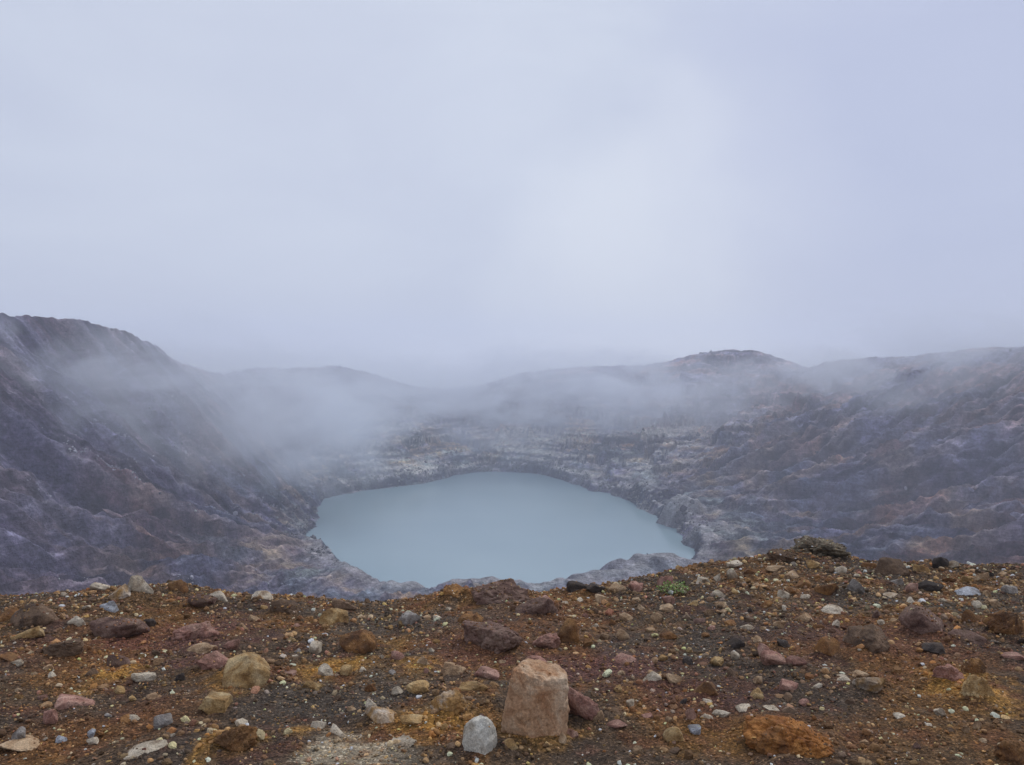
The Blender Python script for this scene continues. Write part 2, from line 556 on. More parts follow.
# ------------------------------------------------------------------ lake
lake_mat, nt, b = new_mat('milky_water', .16, .5)
geo = N(nt, 'ShaderNodeNewGeometry')
wz = N(nt, 'ShaderNodeTexNoise', i_Scale=.006, i_Detail=3.0)
L(nt, geo.outputs['Position'], wz.inputs['Vector'])
wr = ramp(nt, [(.35, (.235, .345, .385)), (.65, (.285, .400, .430))])
L(nt, wz.outputs['Fac'], wr.inputs[0])
L(nt, wr.outputs[0], b.inputs['Base Color'])
wz2 = N(nt, 'ShaderNodeTexNoise', i_Scale=.6, i_Detail=4.0)
L(nt, geo.outputs['Position'], wz2.inputs['Vector'])
bump(nt, b, wz2.outputs['Fac'], .25, .12)
ang = np.linspace(0, 2 * math.pi, 240, endpoint=False)
rl = per(np.arctan2(np.sin(ang), np.cos(ang)), sh_th, sh_r) + 14
ring = np.stack([CX + rl * np.cos(ang), CY + rl * np.sin(ang), np.full_like(ang, ZL)], 1)
v = np.concatenate([[[CX, CY, ZL]], ring])
f = np.stack([np.zeros(240, int), 1 + np.arange(240), 1 + (np.arange(240) + 1) % 240], 1)
lake = mesh_obj('crater_lake', v, f, lake_mat, False)
tag(lake, 'milky grey turquoise lake at the bottom of the crater', 'lake', kind='structure')

# ------------------------------------------------------------------ foreground rim ground
# (column, skyline row, depth of the brink)
edge = [(-500, 606, 6.2), (-200, 607, 6.2), (0, 607, 6.3), (60, 598, 6.3), (110, 593, 6.3), (150, 592, 6.3), (200, 600, 6.2), (260, 602, 6.1), (310, 608, 6.0), (360, 614, 6.0),
        (400, 611, 6.0), (430, 604, 6.1), (460, 600, 6.2), (500, 599, 6.2), (540, 602, 6.3), (570, 600, 6.4), (600, 594, 6.6), (640, 585, 6.8),
        (700, 575, 7.1), (750, 569, 7.4), (790, 561, 7.6), (830, 560, 7.7), (860, 566, 7.6), (900, 569, 7.4), (950, 568, 7.3), (1024, 573, 7.1), (1300, 575, 7.0), (1700, 578, 7)]
ed = []
for px, py, D in edge:
    d = ray(px, py)
    ed.append((d[0] * D, D, d[2] * D))
ed = np.array(ed)
FX = np.linspace(-16, 16, 600)
_k = np.exp(-np.linspace(-2, 2, 11) ** 2)
_k /= _k.sum()
FD = np.convolve(np.pad(np.interp(FX, ed[:, 0], ed[:, 1]), 5, mode='edge'), _k, 'valid')
FZ = np.convolve(np.pad(np.interp(FX, ed[:, 0], ed[:, 2]), 5, mode='edge'), _k, 'valid')


SKIRTS = []      # soil banked up against the larger stones: x, y, radius, height


def ground_z(X, Y, fine=True):
    X = np.asarray(X, np.float64)
    Y = np.asarray(Y, np.float64)
    D = np.interp(X, FX, FD)
    Z = np.interp(X, FX, FZ)
    s = np.clip((Y - 3.3) / (D - 3.3), -3, 1)
    z0 = -1.625
    z = z0 + (Z - z0) * np.where(s > 0, s, s * .15)
    e = np.clip(Y - D, 0, None)
    z = z - np.where(e < 1.2, .30 * e * e, .432 + .72 * (e - 1.2))
    z = z + .030 * pn2(X / 1.3, Y / 1.3, 61) + .022 * pn2(X / .5, Y / .5, 62) + .25 * smooth(12, 30, np.abs(X) + np.abs(Y) * .3) * pn2(X / 9, Y / 9, 64)
    if fine:
        z = z + .016 * pn2(X / .19, Y / .19, 63) + .006 * pn2(X / .07, Y / .07, 65)
        for x_, y_, w_, h_ in SKIRTS:
            m_ = (np.abs(X - x_) < w_ * 2.4) & (np.abs(Y - y_) < w_ * 2.4)
            if m_.any():
                q = ((X[m_] - x_) ** 2 + (Y[m_] - y_) ** 2) / (w_ * w_)
                z[m_] += h_ * np.exp(-q) * (1 + .5 * pn2(X[m_] / .11, Y[m_] / .11, 67))
    return z


def hit(px, py):
    """where the line of sight through a picture point meets the rim ground"""
    d = ray(px, py)
    s = np.arange(2.6, 9.5, .01)
    z = ground_z(d[0] * s, s, False)
    k = np.nonzero(d[2] * s < z)[0]
    s0 = s[k[0]] if len(k) else 7.0
    return d[0] * s0, s0


def gridline(a, b, step, lo, hi, n):
    mid = np.arange(a, b, step)
    l = a - np.geomspace(step, a - lo, n)[::-1]
    h = mid[-1] + np.geomspace(step, hi - mid[-1], n)
    return np.concatenate([l, mid, h])


# ------------------------------------------------------------------ stones
def ico(level):
    bm = bmesh.new()
    bmesh.ops.create_icosphere(bm, subdivisions=level, radius=1)
    v = np.array([q.co[:] for q in bm.verts])
    bm.verts.index_update()
    f = np.array([[q.index for q in p.verts] for p in bm.faces])
    bm.free()
    return v, f


ICO = {k: ico(k) for k in (1, 2, 3, 4, 5, 6)}


def rock_shape(level, seed, angular=.7, rough=.05, planes=None, lumpy=.36):
    """a unit stone: broken facets cut into a lumpy ball, then weathered"""
    v, f = ICO[level]
    p = v.copy()
    rng = np.random.RandomState(seed)
    if planes is None:
        k = rng.randint(11, 18)
        nrm = rng.normal(size=(k, 3))
        nrm /= np.linalg.norm(nrm, axis=1)[:, None]
        planes = [(n, rng.uniform(.36, .78)) for n in nrm]
        hard = .35 + .65 * angular
    else:
        hard = 1.0
    p = p * (1 + lumpy * pn3(v[:, 0] * 1.1, v[:, 1] * 1.1, v[:, 2] * 1.1, seed * .37))[:, None]
    for n, d in planes:
        n = np.asarray(n, float)
        n = n / np.linalg.norm(n)
        e = p @ n - d
        p = p - np.outer(np.clip(e, 0, None) * hard, n)
    vn = p / np.maximum(np.linalg.norm(p, axis=1), .01)[:, None]
    dsp = .9 * pn3(p[:, 0] * 3, p[:, 1] * 3, p[:, 2] * 3, seed) + .5 * pn3(p[:, 0] * 7, p[:, 1] * 7, p[:, 2] * 7, seed + 1)
    if level >= 5:
        q = 1 - np.abs(pn3(p[:, 0] * 5, p[:, 1] * 5, p[:, 2] * 2.5, seed + 2))
        dsp = dsp - .9 * q ** 8 + .35 * pn3(p[:, 0] * 16, p[:, 1] * 16, p[:, 2] * 16, seed + 3)
    p = p + vn * (dsp * rough)[:, None]
    lo, hi = p.min(0), p.max(0)
    p = (p - (lo + hi) / 2) / ((hi - lo) / 2)
    return p, f


def rock_material(name, c1, c2, c3, speck=.3, scale=9.0, crust=None):
    m, nt, b = new_mat(name, .9, .25)
    tc_ = N(nt, 'ShaderNodeTexCoord')
    oi_ = N(nt, 'ShaderNodeObjectInfo')
    add = N(nt, 'ShaderNodeVectorMath', operation='MULTIPLY_ADD')
    L(nt, oi_.outputs['Random'], add.inputs[0])
    add.inputs[1].default_value = (37, 23, 51)
    L(nt, tc_.outputs['Object'], add.inputs[2])
    P_ = add.outputs[0]
    a = N(nt, 'ShaderNodeTexNoise', i_Scale=scale, i_Detail=5.0, i_Roughness=.62, i_Distortion=.7)
    L(nt, P_, a.inputs['Vector'])
    r = ramp(nt, [(.34, c3), (.48, c1), (.66, c2)])
    L(nt, a.outputs['Fac'], r.inputs[0])
    s = N(nt, 'ShaderNodeTexNoise', i_Scale=scale * 14, i_Detail=4.0, i_Roughness=.75)
    L(nt, P_, s.inputs['Vector'])
    sr = ramp(nt, [(.3, (1 - speck * 1.5,) * 3), (.5, (1,) * 3), (.7, (1 + speck * 1.4,) * 3)])
    L(nt, s.outputs['Fac'], sr.inputs[0])
    c = mixrgb(nt, 1.0, r.outputs[0], sr.outputs[0], 'MULTIPLY')
    # dark pits and hairline cracks
    vr = N(nt, 'ShaderNodeTexNoise', i_Scale=scale * 3.2, i_Detail=3.0, i_Distortion=1.6)
    L(nt, P_, vr.inputs['Vector'])
    vl = ramp(nt, [(.465, (1,) * 3), (.495, (.55,) * 3), (.525, (1,) * 3)])
    L(nt, vr.outputs['Fac'], vl.inputs[0])
    c = mixrgb(nt, .55, c, vl.outputs[0], 'MULTIPLY')
    # soil dust caught on it
    du = N(nt, 'ShaderNodeTexNoise', i_Scale=scale * .8, i_Detail=6.0, i_Roughness=.7)
    L(nt, add.outputs[0], du.inputs['Vector'])
    dr = ramp(nt, [(.46, (0, 0, 0)), (.60, (1, 1, 1))])
    L(nt, du.outputs['Fac'], dr.inputs[0])
    c = mixrgb(nt, math_node(nt, 'MULTIPLY_ADD', dr.outputs[0], .42, .06), c, crust or (.085, .055, .034))
    hv = N(nt, 'ShaderNodeHueSaturation')
    L(nt, c, hv.inputs['Color'])
    L(nt, math_node(nt, 'MULTIPLY_ADD', oi_.outputs['Random'], .45, .95), hv.inputs['Value'])
    L(nt, hv.outputs[0], b.inputs['Base Color'])
    b1 = bump(nt, None, a.outputs['Fac'], .5, .03)
    bump(nt, b, s.outputs['Fac'], .8, .008, b1)
    return m


RM = {
    'white': rock_material('pale_rock', (.50, .42, .31), (.66, .57, .44), (.28, .20, .13)),
    'tan': rock_material('tan_rock', (.37, .24, .135), (.52, .38, .24), (.17, .10, .055)),
    'yellow': rock_material('ochre_rock', (.38, .235, .095), (.52, .38, .20), (.20, .105, .035)),
    'orange': rock_material('rusty_rock', (.200, .092, .034), (.31, .160, .058), (.095, .045, .022)),
    'pink': rock_material('pink_rock', (.32, .165, .125), (.47, .29, .22), (.17, .078, .056)),
    'brown': rock_material('brown_rock', (.140, .088, .056), (.21, .135, .085), (.065, .042, .030)),
    'maroon': rock_material('maroon_rock', (.150, .088, .068), (.22, .145, .110), (.075, .042, .034)),
    'grey': rock_material('grey_rock', (.25, .22, .195), (.37, .34, .30), (.12, .105, .09)),
    'dark': rock_material('dark_rock', (.045, .037, .034), (.085, .068, .058), (.022, .019, .018)),
    'blue': rock_material('bluish_rock', (.33, .34, .36), (.48, .50, .53), (.18, .175, .175)),
}
ochre_stain = rock_material('two_tone_rock', (.30, .17, .06), (.50, .47, .42), (.16, .08, .025), scale=5)
boulder_mat = rock_material('boulder_rock', (.40, .235, .130), (.55, .41, .28), (.27, .120, .052), speck=.3, scale=6.5, crust=(.36, .22, .13))
WORD = {'white': 'whitish', 'tan': 'tan', 'yellow': 'ochre yellow', 'orange': 'rust orange', 'pink': 'pinkish', 'brown': 'brown',
        'maroon': 'dark maroon', 'grey': 'grey', 'dark': 'blackish', 'blue': 'pale bluish'}

placed = []       # (col, row of centre, colour key, object, labelled?)
banks = []
pos3 = []         # x, y, radius of every stone, for keeping gravel off their middles


def stone(px, py, w, h, key, label=None, cat='rock', name=None, seed=None, angular=.7, rough=.05, planes=None, mat=None, sink=.28, depth=None,
          level=None, tilt=None, group=None, lumpy=.36):
    """px,py = centre in the picture; w,h = size in pixels"""
    seed = seed if seed is not None else int(px * 7 + py * 13) % 9973
    rng = np.random.RandomState(seed)
    x, y = hit(px, min(py + h * .42, 800))
    W_, H_ = w / F * y, h / F * y
    D_ = depth if depth else max(W_ * rng.uniform(.65, .95), H_ * .6)
    # what shows of its height: the face plus a strip of its top seen from above
    H_ = max(H_ * 1.04 - .12 * D_, .35 * H_)
    level = level or (6 if w > 60 else 5 if w > 24 else 4 if w > 13 else 3)
    p, f = rock_shape(level, seed, angular, rough, planes, lumpy)
    full = H_ / (1 - sink)
    p = p * np.array([W_ / 2, D_ / 2, full / 2])
    if tilt is None:
        tilt = rng.uniform(-.16, .16)
    c_, s_ = math.cos(tilt), math.sin(tilt)
    p = np.stack([p[:, 0] * c_ - p[:, 2] * s_, p[:, 1], p[:, 0] * s_ + p[:, 2] * c_], 1)
    p[:, 2] += H_ - full / 2
    o = mesh_obj(name or ('boulder' if w >= 40 else 'stone'), p, f, mat or RM[key], level > 4)
    yc = y + D_ * .42
    o.location = (x * yc / y, yc, float(ground_z(x * yc / y, yc, False)) - .0)
    tag(o, label, cat, group)
    placed.append([px, py, w, h, key, o, label is not None])
    pos3.append((o.location.x, o.location.y, .5 * min(W_, D_)))
    if w > 15:
        banks.append((o.location.x, o.location.y + .1 * W_, W_ * rng.uniform(.6, .8), H_ * rng.uniform(.22, .42) * (.4 if h > w else 1)))
    return o


# the large upright block in the middle foreground: flat slanted top, straight sides, narrower above
stone(535, 712, 72, 74, 'tan', 'large upright pinkish orange block with flat slanted top', 'boulder', 'boulder', seed=11, rough=.05, lumpy=.30,
      planes=[((-1, .05, .20), .58), ((1, 0, -.02), .62), ((.10, -1, .16), .50), ((-.5, -1, .1), .58), ((.62, -.9, .25), .50), ((.15, -.8, .8), .70), ((0, 1, .1), .6), ((.26, -.12, 1), .60), ((.7, .1, 1), .74), ((-.9, .2, 1), .80), ((-.3, -1, .9), .72)],
      mat=boulder_mat, sink=.22, tilt=.02, depth=.24)
stone(582, 711, 34, 40, 'tan', 'pinkish brown slanted slab beside the large upright block', seed=21, tilt=.55, angular=.9, rough=.1, mat=RM['pink'])
stone(537, 668, 34, 18, 'tan', 'reddish tan flat stone lying just behind the large upright block', seed=22, mat=RM['pink'])
stone(547, 646, 30, 18, 'pink', 'pinkish grey crusty stone uphill of the large upright block', seed=23, rough=.12)
stone(480, 746, 36, 37, 'white', 'pale rounded cone-shaped boulder left of the large upright block', 'boulder', 'boulder', seed=24, angular=.6, tilt=.05,
      mat=rock_material('chalky_rock', (.58, .53, .44), (.72, .68, .58), (.36, .30, .22), crust=(.40, .36, .29)))
stone(598, 722, 16, 14, 'tan', 'small broken tan stone right of the pinkish brown slanted slab', seed=225, angular=1)
stone(572, 740, 14, 10, 'pink', 'small pink broken piece below the pinkish brown slanted slab', seed=226, angular=1)
stone(508, 750, 22, 11, 'yellow', 'low ochre stone against the foot of the large upright block', seed=227)
stone(492, 645, 64, 30, 'maroon', 'wide dark reddish brown boulder half buried mid slope', 'boulder', seed=25, angular=.5, rough=.08)
stone(449, 712, 40, 26, 'tan', 'ochre and white lump two steps left of the large upright block', seed=26, mat=ochre_stain, rough=.1)
stone(473, 694, 32, 13, 'yellow', 'thin tan stone with curved top left of the large upright block', seed=27)
stone(487, 677, 26, 12, 'pink', 'low dull red stone below the wide dark reddish boulder', seed=28)
stone(454, 673, 24, 14, 'tan', 'tan stone between the wide dark reddish boulder and a yellow stone', seed=29)
stone(420, 691, 30, 16, 'yellow', 'smooth ochre yellow stone alone on dark gravel, left centre', seed=30)
stone(407, 623, 30, 17, 'grey', 'grey faceted stone with a yellow side on the brink', seed=31, angular=.95, mat=RM['grey'])
stone(334, 621, 30, 22, 'yellow', 'peaked ochre orange stone near the brink left of the lake', seed=32, angular=.9)
stone(357, 647, 38, 24, 'orange', 'large rounded rust brown stone below the peaked ochre one', seed=33)
stone(344, 607, 26, 12, 'brown', 'dark brown stone on the brink under the left lake shore', seed=34)
stone(286, 610, 34, 18, 'brown', 'lumpy brown stone on the brink left of the peaked ochre one', seed=35, rough=.1)
stone(262, 598, 20, 12, 'white', 'whitish stone on the brink beside the lumpy brown one', seed=36)
stone(314, 649, 13, 11, 'white', 'small white pointed stone left of the rounded rust brown one', seed=37)
stone(312, 691, 24, 12, 'yellow', 'flat tan yellow stone right of the large ochre slab', seed=38)
stone(246, 680, 54, 38, 'yellow', 'large ochre yellow slab with rounded top on the left slope', 'boulder', 'boulder', seed=39, angular=.85)
stone(214, 667, 32, 18, 'pink', 'pink stone leaning against the large ochre slab', seed=40)
stone(230, 648, 16, 12, 'pink', 'pale pink stone above the large ochre slab', seed=41)
stone(193, 636, 50, 22, 'pink', 'long pink creased rock on the upper left slope', 'boulder', 'boulder', seed=42, rough=.13)
stone(198, 652, 32, 11, 'tan', 'flat tan stone just below the long pink creased rock', seed=43)
stone(214, 709, 30, 17, 'yellow', 'pale yellow squared block on the lower left slope', seed=44, planes=[((-1, 0, .2), .6), ((1, 0, .1), .62), ((0, -1, .2), .6), ((0, .1, 1), .55), ((0, 1, 0), .6)], mat=RM['yellow'])
stone(162, 726, 20, 14, 'grey', 'greyish tan stone left of the pale yellow squared block', seed=45)
stone(143, 758, 38, 13, 'white', 'long white slab at the bottom edge on the left', seed=46)
stone(233, 747, 46, 26, 'orange', 'crumbly orange lump at the bottom left of the slope', 'boulder', 'boulder', seed=47, rough=.14)
stone(142, 681, 24, 14, 'white', 'ring-like whitish crust stone on the left slope', seed=48, rough=.16)
stone(71, 709, 40, 14, 'pink', 'elongated red pink stone on the lower left slope', seed=49)
stone(48, 722, 16, 17, 'pink', 'pale pink stone at the end of the elongated red one', seed=50)
stone(16, 741, 15, 17, 'grey', 'bluish grey stone near the bottom left corner', seed=51)
stone(24, 752, 46, 11, 'tan', 'long thin tan slab in the bottom left corner', seed=52)
stone(64, 652, 44, 20, 'brown', 'rusty brown rock low on the far left slope', 'boulder', 'boulder', seed=53, rough=.09)
stone(29, 637, 32, 14, 'yellow', 'smooth yellow tan stone on the far left slope', seed=54, tilt=.25)
stone(35, 620, 56, 26, 'brown', 'big dark brown mound-shaped boulder at the far left brink', 'boulder', 'boulder', seed=55, angular=.4)
stone(4, 619, 26, 18, 'orange', 'orange brown rock cut by the left picture edge', seed=56)
stone(118, 634, 56, 24, 'maroon', 'smooth wide reddish brown boulder below the white-topped rocks', 'boulder', 'boulder', seed=57, angular=.4)
stone(139, 590, 25, 25, 'white', 'tall white angular stone standing on the left brink', seed=58, angular=1)
stone(121, 596, 28, 17, 'yellow', 'ochre and white rock against the tall white angular stone', seed=59, mat=ochre_stain, angular=.9)
stone(98, 588, 22, 10, 'white', 'low whitish stone on the brink left of the tall white one', seed=60)
stone(108, 610, 19, 13, 'blue', 'bluish white stone below the tall white angular one', seed=61, angular=.9)
stone(75, 626, 18, 14, 'white', 'creamy white stone between dark mound and reddish boulder, left slope', seed=62, rough=.1)
stone(178, 589, 22, 14, 'orange', 'round rust orange stone on the left brink', seed=63)
stone(217, 601, 20, 15, 'white', 'white stone on the brink behind a maroon rock', seed=64)
stone(201, 606, 30, 15, 'maroon', 'dark maroon rock in front of a white brink stone', seed=65)
stone(147, 626, 14, 11, 'dark', 'small black stone right above the smooth reddish boulder', seed=66)
stone(16, 666, 17, 7, 'white', 'flat whitish stone near the left picture edge', seed=67)
stone(8, 661, 20, 9, 'orange', 'thin rust stone at the left picture edge', seed=68)
stone(170, 739, 7, 5, 'white', 'tiny white stone under the greyish tan stone, lower left', seed=69)
# the brown crest on the brink below the lake
stone(457, 597, 30, 20, 'orange', 'peaked rusty brown rock on the brink below the lake', seed=70, rough=.1)
stone(500, 599, 64, 28, 'brown', 'broad brown crest boulder on the brink below the lake', 'boulder', 'boulder', seed=71, rough=.09, mat=RM['maroon'])
stone(536, 612, 46, 24, 'maroon', 'dark maroon boulder at the right end of the brown crest', 'boulder', 'boulder', seed=72, rough=.08)
stone(568, 637, 24, 26, 'orange', 'deep orange rock at the foot of the dark maroon boulder', seed=73, rough=.1)
stone(470, 622, 30, 13, 'orange', 'flat orange stone below the peaked rusty rock', seed=74)
stone(548, 606, 20, 16, 'pink', 'pinkish white block on the brink right of the brown crest', seed=75, angular=.95)
stone(579, 588, 26, 13, 'dark', 'black rock on the brink right of the lake centre', seed=76)
stone(596, 592, 20, 12, 'dark', 'blackish stone touching the black brink rock', seed=77)
stone(618, 591, 19, 11, 'tan', 'tan stone on the brink left of the green plant', seed=78)
stone(602, 600, 14, 9, 'tan', 'small tan stone in front of the black brink rocks', seed=79)
stone(669, 602, 15, 10, 'pink', 'pinkish stone just below the green plant', seed=80)
stone(668, 610, 17, 7, 'tan', 'flat tan stone second below the green plant', seed=81)
stone(719, 595, 12, 8, 'white', 'white stone on the upper slope right of the green plant', seed=82)
stone(625, 663, 25, 11, 'pink', 'bright pink flat stone on the centre right slope', seed=83, angular=.4)
stone(654, 681, 22, 13, 'white', 'whitish stone in a pair, centre right slope', seed=84)
stone(675, 682, 16, 12, 'tan', 'tan stone in a pair, centre right slope', seed=85)
stone(706, 694, 27, 18, 'orange', 'brown orange stone with grey top on the right slope', seed=86)
stone(616, 730, 24, 6, 'pink', 'thin pink sliver in front of the centre right gravel', seed=87)
stone(612, 717, 20, 8, 'tan', 'tan pink stone behind the thin pink sliver', seed=88)
stone(692, 719, 12, 14, 'pink', 'small red stone standing beside two pale pebbles', seed=89)
stone(706, 722, 16, 9, 'grey', 'pale grey stone right of the small red one', seed=90, mat=RM['white'])
stone(722, 718, 18, 8, 'white', 'white flat stone right of the pale grey one', seed=91)
stone(696, 734, 13, 8, 'blue', 'tiny bluish white stone below the small red one', seed=92)
stone(562, 744, 10, 14, 'tan', 'small upright tan stone at the foot of the large block', seed=93)
# right part of the slope
stone(817, 551, 62, 24, 'brown', 'craggy grey brown outcrop on the highest point of the brink', 'boulder', 'boulder', seed=100, rough=.2, mat=rock_material('crag_rock', (.14, .115, .080), (.23, .19, .13), (.060, .050, .038)))
stone(786, 559, 34, 15, 'brown', 'small crag at the left foot of the craggy outcrop', seed=101, rough=.16)
stone(845, 558, 22, 12, 'dark', 'dark stone at the right foot of the craggy outcrop', seed=102, rough=.12)
stone(776, 570, 20, 7, 'yellow', 'pale yellow flat stone left below the craggy outcrop', seed=103, mat=RM['tan'])
stone(814, 566, 14, 9, 'yellow', 'yellow stone directly below the craggy outcrop', seed=104)
stone(793, 577, 16, 8, 'tan', 'tan stone just under the pale yellow flat one', seed=105)
stone(871, 569, 16, 11, 'orange', 'rust brown stone beside the dark round boulder, right brink', seed=106)
stone(893, 571, 36, 22, 'dark', 'dark reddish black round boulder on the right brink', 'boulder', 'boulder', seed=107, mat=RM['brown'])
stone(895, 583, 20, 10, 'grey', 'grey stone below the dark round boulder, right brink', seed=108)
stone(942, 565, 18, 13, 'dark', 'black stone on the right brink before the grey ridge', seed=109)
stone(735, 566, 15, 7, 'white', 'white flat stone on the brink right of the lake tip', seed=110)
stone(733, 576, 12, 11, 'tan', 'pale upright stone under the white flat brink stone', seed=111, mat=RM['white'])
stone(804, 587, 17, 11, 'orange', 'orange stone left of the dark rusty one, right slope', seed=112)
stone(828, 592, 25, 17, 'orange', 'dark rusty brown round stone on the upper right slope', seed=113)
stone(858, 590, 18, 17, 'grey', 'lavender grey round stone on the upper right slope', seed=114)
stone(785, 596, 13, 9, 'white', 'white oval stone left of the dark rusty round stone', seed=115)
stone(834, 612, 25, 11, 'yellow', 'pale yellow oval stone on the right slope', seed=116, mat=RM['white'])
stone(970, 594, 24, 11, 'blue', 'light blue grey flat stone near the right brink', seed=117)
stone(749, 630, 16, 6, 'white', 'flat white stone on the mid right slope', seed=118)
stone(926, 628, 46, 32, 'maroon', 'large purple brown boulder on the right slope', 'boulder', 'boulder', seed=119, angular=.6)
stone(966, 641, 40, 15, 'grey', 'low greyish slab right of the large purple boulder', 'boulder', 'boulder', seed=120, mat=RM['maroon'])
stone(974, 622, 22, 18, 'orange', 'orange brown rock between the purple boulder and the right edge', seed=121)
stone(1010, 631, 44, 28, 'orange', 'dark orange boulder at the right picture edge', 'boulder', 'boulder', seed=122, rough=.1)
stone(892, 598, 18, 7, 'white', 'thin white stone below the dark round boulder', seed=123)
stone(766, 652, 15, 12, 'pink', 'small salmon red stone above two pink ones', seed=124)
stone(776, 664, 30, 15, 'pink', 'pink oval stone, left of a touching pair', seed=125, angular=.4)
stone(798, 666, 20, 13, 'pink', 'pink brown stone, right of a touching pair', seed=126)
stone(736, 658, 10, 9, 'white', 'small white stone left of the pink pair', seed=127)
stone(842, 682, 20, 9, 'white', 'white stone on the lower right slope above dark gravel', seed=128)
stone(861, 677, 17, 7, 'tan', 'thin tan stone above the ochre and white one, right', seed=129)
stone(873, 690, 34, 16, 'yellow', 'ochre and white mottled stone on the lower right slope', seed=130, mat=ochre_stain)
stone(789, 690, 22, 13, 'pink', 'dull rose stone below the pink pair', seed=131)
stone(747, 714, 18, 8, 'white', 'white stone, left of two level ones, lower right', seed=132)
stone(773, 714, 17, 8, 'white', 'white stone, right of two level ones, lower right', seed=133)
stone(757, 727, 23, 13, 'blue', 'bluish white stone below two level white ones', seed=134)
stone(792, 753, 96, 40, 'orange', 'big rust orange rounded boulder at the bottom edge', 'boulder', 'boulder', seed=135, angular=.35, rough=.11, mat=rock_material('bright_rust_rock', (.33, .125, .030), (.46, .20, .055), (.15, .055, .020)))
stone(953, 679, 32, 20, 'pink', 'red pink rock left of the yellow orange one', seed=136, rough=.1)
stone(979, 695, 36, 30, 'orange', 'yellow orange crumbly rock near the right edge', 'boulder', 'boulder', seed=437, angular=.4, rough=.14, mat=RM['yellow'])
stone(975, 672, 26, 18, 'orange', 'rusty orange lump just above the yellow orange crumbly rock', seed=438, angular=.4, rough=.12)
stone(1016, 661, 24, 10, 'pink', 'pink flat stone at the right picture edge', seed=138)
stone(869, 648, 50, 30, 'brown', 'broad brown boulder on the middle of the right slope', 'boulder', 'boulder', seed=139, rough=.09)
stone(830, 652, 24, 22, 'orange', 'brown orange stone left of the broad brown boulder', seed=140)
stone(936, 653, 24, 13, 'dark', 'dark olive stone below the large purple boulder', seed=141)
stone(736, 647, 20, 14, 'dark', 'dark stone on the slope above a small white one', seed=142)
stone(1014, 758, 30, 22, 'orange', 'orange lump in the bottom right corner', seed=143, rough=.12)
stone(932, 588, 24, 12, 'dark', 'dark stone between grey and light blue stones, right brink', seed=144)
stone(1012, 592, 16, 10, 'grey', 'grey stone near the right picture edge at the brink', seed=145)
stone(954, 566, 12, 8, 'white', 'small white stone against the black brink stone', seed=146)
stone(732, 743, 14, 9, 'orange', 'small orange stone left of the big rust boulder', seed=147)
stone(709, 693 + 12, 10, 6, 'white', 'tiny white stone below the grey-topped orange stone', seed=148)
stone(400, 748, 34, 9, 'white', 'white crusted slab at the bottom left of centre', seed=149, rough=.15)
stone(370, 709, 14, 13, 'white', 'white notched stone in dark gravel, left of centre', seed=150, rough=.12)
stone(379, 722, 32, 16, 'tan', 'tan stone below the white notched one', seed=151, mat=ochre_stain)
stone(411, 725, 24, 12, 'yellow', 'ochre stone between the tan one and the ochre lump', seed=152)
stone(315, 731, 20, 12, 'white', 'thin tilted white stone on the lower left slope', seed=153, tilt=.55)
stone(288, 677, 16, 8, 'pink', 'pale pink stone right above the large ochre slab', seed=154)
stone(346, 673, 13, 11, 'yellow', 'small ochre stone on the yellow stained soil', seed=155)
stone(733, 676, 10, 9, 'brown', 'small olive brown stone right of the tan pair', seed=156)

# smaller countable stones: the nearest-of-its-colour wording is worked out from where they lie
rng = np.random.RandomState(5)


def skyline(px):
    return np.interp(px, [e[0] for e in edge], [e[1] for e in edge])


cand = []
tries = 0
keys = ['white', 'tan', 'yellow', 'orange', 'pink', 'brown', 'grey', 'dark', 'maroon', 'blue']
pw = np.array([.22, .26, .13, .10, .11, .07, .03, .05, .03, .01])
while len(cand) < 164 and tries < 20000:
    tries += 1
    px = rng.uniform(5, 1019)
    top = skyline(px)
    py = top + 3 + (758 - top) * rng.beta(.8, 1.5)
    # the upper right of the slope is the stoniest
    wgt = .35 + .65 * (smooth(560, 700, px) * (1 - smooth(610, 660, py))) + .25 * (1 - smooth(top + 4, top + 20, py))
    if rng.rand() > wgt:
        continue
    sz = min(5.5 + rng.exponential(3.6), 17)
    if any(abs(px - q[0]) < (q[2] + sz) * .52 and abs(py - q[1]) < (q[3] + sz) * .52 for q in placed):
        continue
    k = keys[rng.choice(10, p=pw / pw.sum())]
    stone(px, py, sz * rng.uniform(1, 1.5), sz * rng.uniform(.6, .95), k, None, 'stone', 'stone', seed=1000 + tries, angular=rng.uniform(.6, 1), rough=rng.uniform(.06, .13), level=3, sink=rng.uniform(.3, .5))
    cand.append(placed[-1])

LM = [(535, 708, 'the large upright block'), (246, 680, 'the large ochre slab'), (492, 645, 'the wide dark reddish boulder'), (672, 591, 'the green plant'),
      (817, 548, 'the craggy brink outcrop'), (926, 628, 'the large purple brown boulder'), (792, 753, 'the big rust orange boulder'), (139, 590, 'the tall white angular stone'),
      (35, 620, 'the dark brown mound boulder'), (193, 636, 'the long pink creased rock'), (480, 745, 'the pale grey cone-shaped boulder'), (979, 688, 'the yellow orange crumbly rock'),
      (869, 648, 'the broad brown boulder'), (893, 571, 'the dark round boulder on the right brink'), (500, 599, 'the broad brown crest boulder'), (334, 621, 'the peaked ochre stone'),
      (118, 634, 'the smooth wide reddish boulder'), (214, 709, 'the pale yellow squared block'), (233, 747, 'the crumbly orange lump'), (568, 637, 'the deep orange rock'),
      (706, 694, 'the grey-topped orange stone'), (776, 664, 'the pink oval stone'), (970, 594, 'the light blue flat stone'), (407, 623, 'the grey faceted brink stone')]
used = set()
